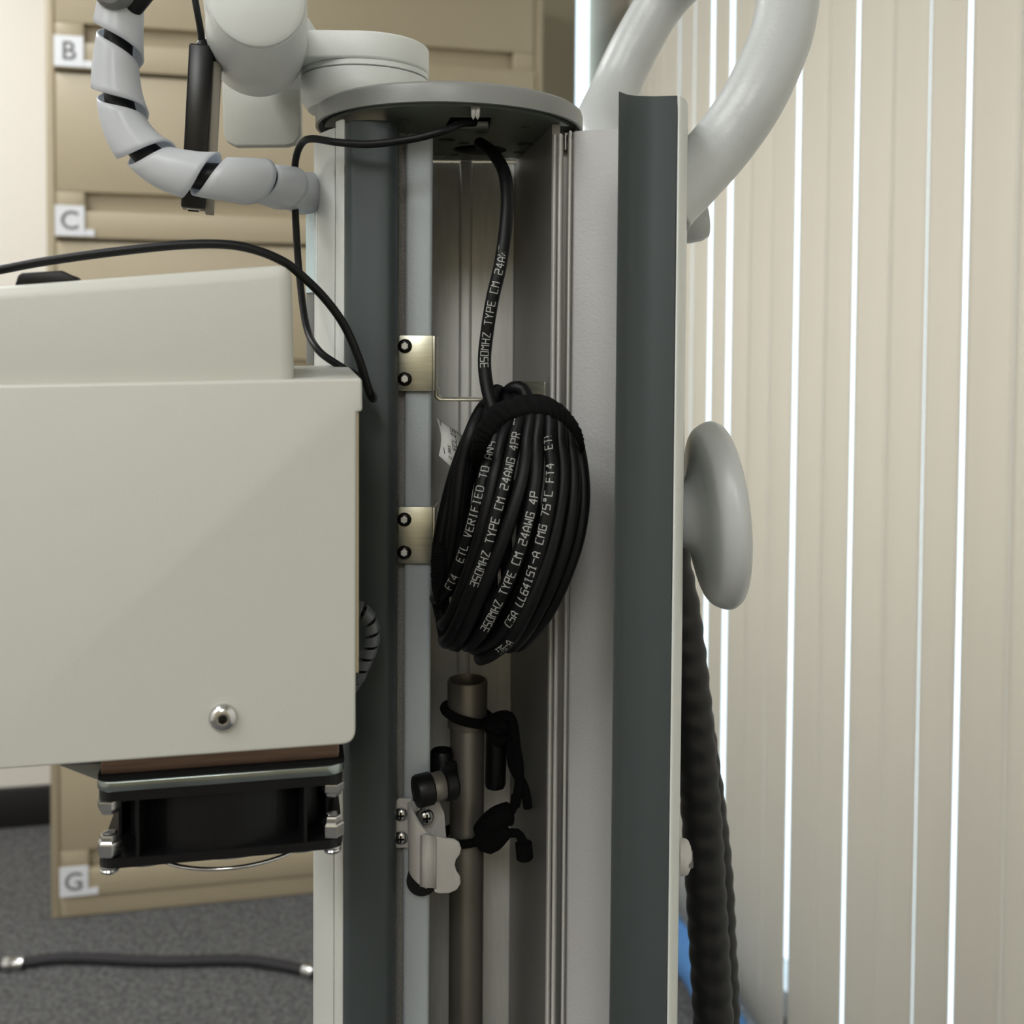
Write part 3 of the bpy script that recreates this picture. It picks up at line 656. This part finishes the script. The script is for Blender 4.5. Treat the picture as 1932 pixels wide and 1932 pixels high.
# black clip lying on top of the housing
q = PH(82, 522, .012); mk('cable_clip', *g_extr([q+UH*a+Vector((0, 0, b)) for a, b in ((-.0100, -.0035), (-.0088, .0004), (-.0075, .0013), (.0062, .0024), (.0085, .0012), (.011, .0004), (.013, -.0022))], VH*.009), M['black'], None, bevel=.0006)
tag(COL.objects['cable_clip'], 'small black cable clip resting on the sloped top of the cream housing', 'clip')

# ================================================================== NETWORK CABLE COIL
def cr(px, py, cx_, cy_, s=3.45): return (cx_+px/s, cy_+py/s)
net = empty('network_cable', P(965, 1000, .49), 'coiled black network cable with white printed lettering hanging in the open channel', 'cable')
RC = .0031
def C(l, Y): return [(740+a/3.45, 700+b/3.45, Y) for a, b in l]
def lane(pts, Ym=.458, dY=0):                  # crop coordinates top -> bottom, bulging towards us mid-way
    n = len(pts); out = []
    for i, (a, b) in enumerate(pts):
        t = i/(n-1); out.append(P(740+a/3.45, 700+b/3.45, Ym+dY+.022*(2*t-1)**2))
    return out
S = [
 [(735, 330), (672, 440), (612, 650), (560, 860), (500, 1080), (425, 1300), (345, 1440), (300, 1470)],
 [(770, 290), (722, 450), (670, 680), (615, 920), (560, 1130), (480, 1360), (400, 1560), (345, 1650)],
 [(830, 250), (800, 440), (742, 700), (672, 960), (610, 1180), (520, 1420), (430, 1640), (360, 1760)],
 [(895, 240), (885, 440), (850, 700), (775, 950), (690, 1190), (590, 1430), (490, 1660), (410, 1775)],
 [(950, 240), (945, 470), (935, 720), (880, 1000), (800, 1250), (700, 1480), (590, 1690), (500, 1780)],
 [(1010, 240), (1030, 470), (1040, 700), (1000, 980), (935, 1240), (850, 1490), (725, 1700), (560, 1800)],
 [(1065, 250), (1100, 470), (1110, 720), (1070, 1000), (1000, 1260), (905, 1500), (800, 1700), (720, 1790), (600, 1865)],
 [(1110, 280), (1165, 500), (1180, 760), (1140, 1060), (1060, 1320), (960, 1540), (850, 1720), (770, 1790)],
 [(1140, 320), (1215, 520), (1245, 800), (1210, 1080), (1120, 1350), (1020, 1560), (920, 1700), (830, 1780)],
]
dYs = [.006, .0, -.004, -.0055, -.0065, -.0065, -.005, -.001, .006]
lanes = [lane(s, dY=d) for s, d in zip(S, dYs)]
ctrl = []
backs = [(300, 1150, 380, 760, 480, 470), (330, 1200, 400, 800, 520, 420), (420, 1250, 430, 860, 560, 400), (500, 1250, 470, 850, 600, 380), (560, 1200, 560, 850, 660, 350),
         (640, 1200, 640, 850, 720, 330), (740, 1200, 740, 850, 800, 320), (840, 1200, 860, 850, 890, 320), (900, 1200, 960, 850, 980, 320)]
def pc(a, b, Y): return P(740+a/3.45, 700+b/3.45, Y)
ctrl += [P(905, 270, .555), P(928, 287, .535), P(950, 322, .512), P(957, 370, .500), P(954, 430, .492), P(944, 500, .487), P(930, 560, .485), P(920, 620, .485), P(914, 680, .485), P(919, 730, .482), P(930, 775, .478)]
for i, ln in enumerate(lanes):
    if i == 0: ctrl += ln[1:]
    else: ctrl += ln
    a, b, c2, d, e, f2 = backs[i]
    lx, ly = S[i][-1]
    if i < len(lanes)-1:
        ctrl += [pc(lx-15, ly-40 if i else ly+10, .494), pc(a, b+280, .503+.0008*i), pc(a, b, .505), pc(c2, d, .505), pc(e, f2, .503)]
        nx, ny = S[i+1][0]; ctrl += [pc((e+nx)/2-10, min(f2, ny)-75 - (40 if i in (5, 6, 3) else 0)+12*i, .492)]
    else: ctrl += [pc(lx-30, ly-30, .50), pc(760, 1500, .504)]
path = spline(ctrl, .0018)
mk('cable_jacket', *g_tube(path, RC, 16), M['coil'], net, smooth=True)
# two extra strands at the left, and two fillers under the front layer
ex = [[(640, 215, .498), (560, 330, .490), (480, 470, .487), (425, 640, .485), (395, 860, .484), (360, 1080, .485), (330, 1300, .488), (320, 1550, .490), (350, 1740, .487), (430, 1785, .482)],
      [(600, 260, .488), (520, 400, .480), (455, 600, .478), (425, 850, .476), (410, 1000, .476), (380, 1200, .478), (320, 1430, .482), (300, 1500, .49), (345, 1690, .49)],
      [(700, 180, .492), (690, 130, .488), (660, 150, .482), (640, 260, .480), (590, 420, .474)],
      [(740, 150, .490), (790, 110, .486), (850, 120, .484), (880, 190, .480), (900, 300, .476)],
      [(910, 700, .468), (930, 1000, .468), (880, 1250, .468), (780, 1500, .47), (650, 1700, .474), (560, 1810, .478)],
      [(760, 700, .472), (700, 1000, .470), (640, 1250, .472), (540, 1500, .474), (440, 1720, .478)],
      [(1130, 700, .470), (1110, 1050, .470), (1030, 1300, .470), (920, 1560, .472), (720, 1790, .478)]]
mb = MB()
for l in ex: mb.add(*g_tube(spline([pc(*q) for q in l], .002), RC, 14))
mb.build('rear_strands', M['coil'], net, smooth=True)
def printed(text, i, s0, h=.0036, phi=0.0, ln=None):
    pth = spline((ln or lanes[i])[::-1], .0015); text_on_cable(text, pth, RC, s0, h, net, phi0=phi)
def slen(i, cy):                               # arc length from the bottom of lane i to crop row cy
    pth = spline(lanes[i][::-1], .0015); z = P(960, 700+cy/3.45, .46).z; s = 0
    for a, b in zip(pth, pth[1:]):
        if b.z >= z: return s
        s += (b-a).length
    return s
printed('ETL VERIFIED TO ANS', 0, slen(0, 1235), phi=.32)
printed('350MHZ TYPE CM 24AWG 4PR 75', 2, slen(2, 1370))
printed('350MHZ TYPE CM 24AWG 4P', 4, slen(4, 1650))
printed('CSA LL64151-A CMG 75oC FT4  ETL', 5, slen(5, 1632), phi=.4)
printed('E132276-A', 6, .003, h=.0030)
printed('FT4', 0, slen(0, 1420), phi=.1)
down = spline([P(930, 775, .478), P(919, 730, .482), P(914, 680, .485), P(920, 620, .485), P(930, 560, .485), P(944, 500, .487), P(954, 430, .492)], .0015)
text_on_cable('350MHZ TYPE CM 24AWG', down, RC, .0205, .0036, net, phi0=.02)
# white tag on the cable
tg = [P(823, 788, .53), P(832, 820, .523), P(830, 850, .519), P(823, 874, .515)]; tg2 = [P(872, 822, .53), P(872, 845, .523), P(866, 868, .519), P(858, 887, .515)]
a = spline(tg, .002); b = spline(tg2, .002); n = min(len(a), len(b)); vs = [p for k in range(n) for p in (a[k], b[k])]
lt = mk('cable_tag', vs, [(2*k, 2*k+1, 2*k+3, 2*k+2) for k in range(n-1)], M['label'], net, smooth=True, solid=.0003)
e1 = (tg2[1]-tg[1]).normalized(); e2 = (tg[0]-tg[2]).normalized(); nrm = e1.cross(e2)
if nrm.y > 0: nrm = -nrm
text_flat('ECLI5', tg2[1]-e1*.0032-e2*.004+Vector((0, -.0014, 0)), e2, -e1, .0026, M['black'], lt, Vector())
text_flat('0 MAX', tg[2].lerp(tg2[2], .62)-e2*.0015+Vector((0, -.0014, 0)), e2, -e1, .0016, M['black'], lt, Vector())
mb = MB(); 
for k in range(4):
    q = tg[0].lerp(tg[2], k/3+.0)+e1*.0015+Vector((0, -.0012, 0))
mb.add([tg[0]+e1*.0022+Vector((0, -.0012, 0)), tg[0]+e1*.0026+Vector((0, -.0012, 0)), tg[2]+e1*.0030+Vector((0, -.0012, 0)), tg[2]+e1*.0026+Vector((0, -.0012, 0))], [(0, 1, 2, 3)])
mb.build('printed_line', M['black'], lt)

# hook and loop straps
def band(name, outer, inner, m, label, th=.0014, bulge=0):
    a = spline(outer, .0008); b = spline(inner, .0008); n = 90; vs = []
    def s(l, t): x = t*(len(l)-1); i = min(int(x), len(l)-2); return l[i].lerp(l[i+1], x-i)
    K = 4
    for k in range(n+1):
        p, q = s(a, k/n), s(b, k/n)
        for j in range(K+1):
            t = j/K; c = p.lerp(q, t)+Vector((0, -bulge*math.sin(PI*t), 0)); c += Vector((random.uniform(-1, 1), -.0003*(k % 2), random.uniform(-1, 1)))*(.00035 if name else 0)*(1 if j in (0, K) else .3)+Vector((0, -.0010*(k % 3 == 0), 0)); vs.append(c)
    fs = [(k*(K+1)+j, k*(K+1)+j+1, (k+1)*(K+1)+j+1, (k+1)*(K+1)+j) for k in range(n) for j in range(K)]
    o = mk(name, vs, fs, m, None, smooth=True, solid=th, offset=0); return tag(o, label, 'cable tie')
Q = lambda a, b, Y: pc(a, b, Y)
band('cable_strap',
     [Q(520, 640, .490), Q(525, 480, .462), Q(560, 350, .449), Q(640, 240, .441), Q(760, 180, .4385), Q(900, 158, .4375), Q(1040, 185, .440), Q(1150, 270, .447), Q(1215, 370, .458), Q(1245, 480, .470), Q(1245, 560, .485)],
     [Q(600, 600, .486), Q(615, 500, .461), Q(660, 415, .447), Q(740, 335, .4400), Q(830, 295, .4370), Q(930, 272, .4360), Q(1030, 290, .4385), Q(1110, 335, .4455), Q(1175, 410, .456), Q(1225, 490, .468), Q(1240, 575, .485)],
     M['velcro'], 'black ribbed hook and loop strap around the top of the cable coil', bulge=.0012)
band('cable_strap',
     [Q(290, 1120, .485), Q(262, 1190, .4765), Q(252, 1290, .474), Q(262, 1400, .474), Q(282, 1490, .476), Q(312, 1550, .482)],
     [Q(400, 1130, .486), Q(370, 1200, .478), Q(345, 1290, .4755), Q(325, 1390, .4755), Q(318, 1460, .477), Q(330, 1520, .482)],
     M['velcro'], 'black fuzzy hook and loop strap at the lower left of the cable coil')

# ================================================================== PIPE AND FITTINGS IN THE CHANNEL
px_ = X(882, .575, 1290); pz_ = P(882, 1282, .575).z
pipe = empty('steel_pipe', (px_, .575, .065), 'brushed steel pipe with an open top end standing in the channel below the coil', 'pipe')
lathe('pipe_body', [(.0094, -.6), (.0094, -.026), (.0092, -.0255)], (px_, .575, pz_), (0, 0, 1), M['pipe'], pipe, n=48)
lathe('collar', [(.0096, -.026), (.0108, -.0255), (.0110, -.001), (.0106, 0), (.0098, 0), (.0095, -.001), (.0095, -.015), (.0001, -.015)], (px_, .575, pz_), (0, 0, 1), M['pipe'], pipe, n=48)
# pipe continues to the floor
lathe('lower_pipe', [(.0094, .0605), (.0094, pz_-.599)], (px_, .575, 0), (0, 0, 1), M['pipe'], pipe, n=32)
# cords
def ring_cord(name, y_left, y_right, label, tails, knots, rad=.0022, Rr=.0125):
    pts = []
    zl, zr = P(845, y_left, .575).z, P(925, y_right, .575).z
    for k in range(28):
        a = PI+2*PI*k/28; t = (1+math.cos(a))/2; pts.append(Vector((px_+Rr*math.cos(a), .575+Rr*math.sin(a), zl+(zr-zl)*t)))
    o = MB().add(*g_tube(pts, rad, 12, closed=True))
    for tl in tails: o.add(*g_tube(spline(tl, .002), rad, 12))
    for kn, r in knots: o.add(*g_tube(spline(kn, .002), r, 14))
    return tag(o.build(name, M['cord'], None, smooth=True), label, 'cord')
ring_cord('tie_cord', 1335, 1358, 'black braided cord tied around the upper part of the steel pipe',
    [[P(928, 1357, .556), P(945, 1350, .553), P(962, 1352, .552), P(970, 1375, .553), P(974, 1410, .556), P(980, 1450, .558), P(978, 1490, .56), P(972, 1520, .562)],
     [P(940, 1362, .557), P(962, 1380, .56), P(966, 1440, .563), P(984, 1475, .565), P(992, 1497, .565), P(996, 1524, .565)]],
    [([P(925, 1362, .560), P(940, 1372, .554), P(955, 1362, .553)], .0042), ([P(921, 1352, .564), P(935, 1385, .560), P(948, 1398, .560)], .0046)], rad=.0026)
ring_cord('tie_cord', 1577, 1568, 'black braided cord knotted around the lower part of the steel pipe with frayed tails',
    [[P(935, 1560, .556), P(955, 1572, .554), P(976, 1572, .554), P(988, 1590, .555)],
     [P(985, 1585, .556), P(990, 1605, .556), P(989, 1618, .557)], [P(930, 1560, .556), P(965, 1530, .56), P(972, 1500, .562)]],
    [([P(912, 1570, .556), P(935, 1545, .552), P(960, 1535, .555)], .0062), ([P(905, 1575, .556), P(925, 1592, .552), P(955, 1560, .554)], .0052), ([P(988, 1592, .555), P(990, 1618, .556)], .0046)], rad=.0024)
# black sleeve hanging right of pipe
tag(lathe('black_sleeve', [(.003, 0), (.0050, .001), (.0056, .003), (.0056, .030), (.0052, .0325), (.003, .034)], P(934, 1488, .563), (.02, 0, 1), M['black'], None), 'short black plastic sleeve hanging beside the pipe on the right', 'sleeve')
# cable clamp
cl = empty('cushion_clamp', P(822, 1490, .545), 'black rubber cushioned clamp with a bright metal band, left of the pipe', 'clamp')
ca = P(800, 1490, .503); ax = Vector((1, .45, .08)).normalized()
lathe('rubber_end', [(.002, -.0045), (.0072, -.0042), (.0078, -.003), (.0078, .0032), (.0070, .0040)], ca, ax, M['black'], cl)
lathe('metal_band', [(.0066, .004), (.0068, .0042), (.0068, .0095), (.0066, .0098)], ca, ax, M['pipe'], cl)
lathe('rubber_end', [(.0070, .0098), (.0080, .0105), (.0080, .0150), (.0070, .016), (.002, .016)], ca, ax, M['black'], cl)
mk('clamp_tail', *g_extr([P(778, 1490, .502), P(812, 1490, .502), P(815, 1515, .502), P(801, 1525, .502), P(778, 1512, .502)], (0, .003, 0)), M['black'], cl, bevel=.0008)
lathe('rear_ring', [(.0060, 0), (.0063, .002), (.0063, .022), (.0055, .023), (.0055, .018), (.0001, .017)], P(834, 1425, .562)-Vector((0, 0, .020)), (0, 0, 1), M['black'], cl)
mk('clamp_body', *g_extr([P(815, 1430, .556), P(862, 1440, .556), P(863, 1485, .556), P(850, 1495, .556), P(817, 1490, .556)], (0, .004, 0)), M['blackm'], cl, bevel=.001)

# ---- white latch bracket with screws, lower left of the channel
lb = MB(); Yl = .5135
lb.add(*g_extr([P(746, 1512, Yl), P(752, 1507, Yl), P(776, 1507, Yl), P(776, 1600, Yl), P(746, 1600, Yl)], (0, .0016, 0)))
lbo = lb.build('latch_plate', M['whitepl'], colm, bevel=.0004)
for py in (1536, 1580): panscrew(lbo, P(757, py, Yl-.0002), (0, -1, 0), .0034)
def rl(rows):                                   # ruled sheet from rows of points
    n = len(rows[0]); return [p for r in rows for p in r], [(i*n+j, i*n+j+1, (i+1)*n+j+1, (i+1)*n+j) for i in range(len(rows)-1) for j in range(n-1)]
# curved shell: top edge sweeps down to the right, bottom edge likewise
tops = spline([P(772, 1513, .511), P(778, 1530, .504), P(790, 1552, .499), P(806, 1570, .497), P(822, 1580, .496)], .002)
bots = spline([P(773, 1640, .511), P(778, 1652, .505), P(788, 1664, .500), P(797, 1671, .4985), P(806, 1676, .498)], .002)
n = 14; s = lambda l, t: l[min(int(t*(len(l)-1)), len(l)-2)].lerp(l[min(int(t*(len(l)-1)), len(l)-2)+1], t*(len(l)-1)-min(int(t*(len(l)-1)), len(l)-2))
v, f = rl([[s(tops, k/n) for k in range(n+1)], [s(bots, k/n) for k in range(n+1)]])
lat = mk('latch_cover', v, f, M['whitepl'], colm, smooth=True, solid=.0018, offset=0, bevel=.0004)
v, f = g_extr([P(772, 1512, .515), P(828, 1514, .520), P(838, 1535, .520), P(842, 1585, .520), P(800, 1600, .515), P(774, 1590, .515)], (0, .0015, 0)); mk('latch_back', v, f, M['whitepl'], lat)
yy = .4945
tab = [P(820, 1578, yy), P(838, 1582, yy), P(856, 1584, yy), P(866, 1590, yy), P(870, 1602, yy), P(867, 1614, yy), P(860, 1623, yy), P(858, 1634, yy), P(861, 1645, yy), P(868, 1655, yy), P(869, 1668, yy), P(862, 1680, yy), P(848, 1686, yy), P(830, 1687, yy), P(819, 1684, yy), P(820, 1660, yy), P(821, 1620, yy)]
mk('thumb_tab', *g_extr(tab, (0, .0020, 0)), M['whitepl'], lat, bevel=.0007)
rows = []
prof = [(796, 1576, .4955), (801, 1574, .4920), (808, 1575, .4908), (815, 1577, .4925), (820, 1579, .4948), (823, 1580, .4952)]
mk('tab_fold', *rl([[P(a, b, Y) for a, b, Y in prof], [P(a-1, 1672+(a-796)*.15, Y) for a, b, Y in prof]]), M['whitepl'], lat, smooth=True, solid=.0016, offset=0)
lathe('washer', [(.0045, 0), (.0047, .0003), (.0047, .001), (.004, .0012)], P(796, 1540, .5155), (.35, -1, 0), M['chrome'], lat); panscrew(lat, P(803, 1541, .511), (.35, -1, .05), .0040)
lathe('rubber_bumper', [(.002, -.002), (.0070, -.0015), (.0075, 0), (.0075, .004)], P(797, 1655, .512), (0, -1, 0), M['black'], lat)

# ================================================================== HOSES AT RIGHT
def hose(pts, r, label):
    path = spline(pts, .0009); L = len(path)
    acc = [0]
    for i in range(1, L): acc.append(acc[-1]+(path[i]-path[i-1]).length)
    T, N, B = frames(path); vs = []; n = 20
    for i, p in enumerate(path):
        for k in range(n):
            a = 2*PI*k/n; rr = r*(1+.035*math.sin(2*PI*(acc[i]/.0135)+a)); vs.append(p+(N[i]*math.cos(a)+B[i]*math.sin(a))*rr)
    fs = [(i*n+k, i*n+(k+1) % n, (i+1)*n+(k+1) % n, (i+1)*n+k) for i in range(L-1) for k in range(n)]+[tuple(range(n))[::-1], tuple(range((L-1)*n, L*n))]
    return tag(mk('corrugated_hose', vs, fs, M['hose'], None, smooth=True), label, 'hose')
hy = .575
hose([P(1262, 980, hy), P(1266, 1060, hy), P(1283, 1150, hy), P(1296, 1250, hy), P(1307, 1350, hy), P(1316, 1450, hy), P(1325, 1560, hy), P(1333, 1700, hy), P(1340, 1820, hy), P(1346, 1932, hy), P(1350, 2060, hy), P(1352, 2400, hy), P(1340, 3200, hy), P(1320, 4300, .58)], 38.5*hy/2000, 'thick black corrugated hose hanging down behind the right edge of the column')
hy2 = .62
hose([P(1268, 1040, hy2), P(1290, 1200, hy2), P(1318, 1380, hy2), P(1340, 1540, hy2), P(1352, 1660, hy2), P(1358, 1780, hy2), P(1365, 1932, hy2), P(1368, 2300, hy2), P(1355, 3200, hy2), P(1330, 4200, .61)], 32*hy2/2000, 'thinner black corrugated hose, half hidden behind the thick one')
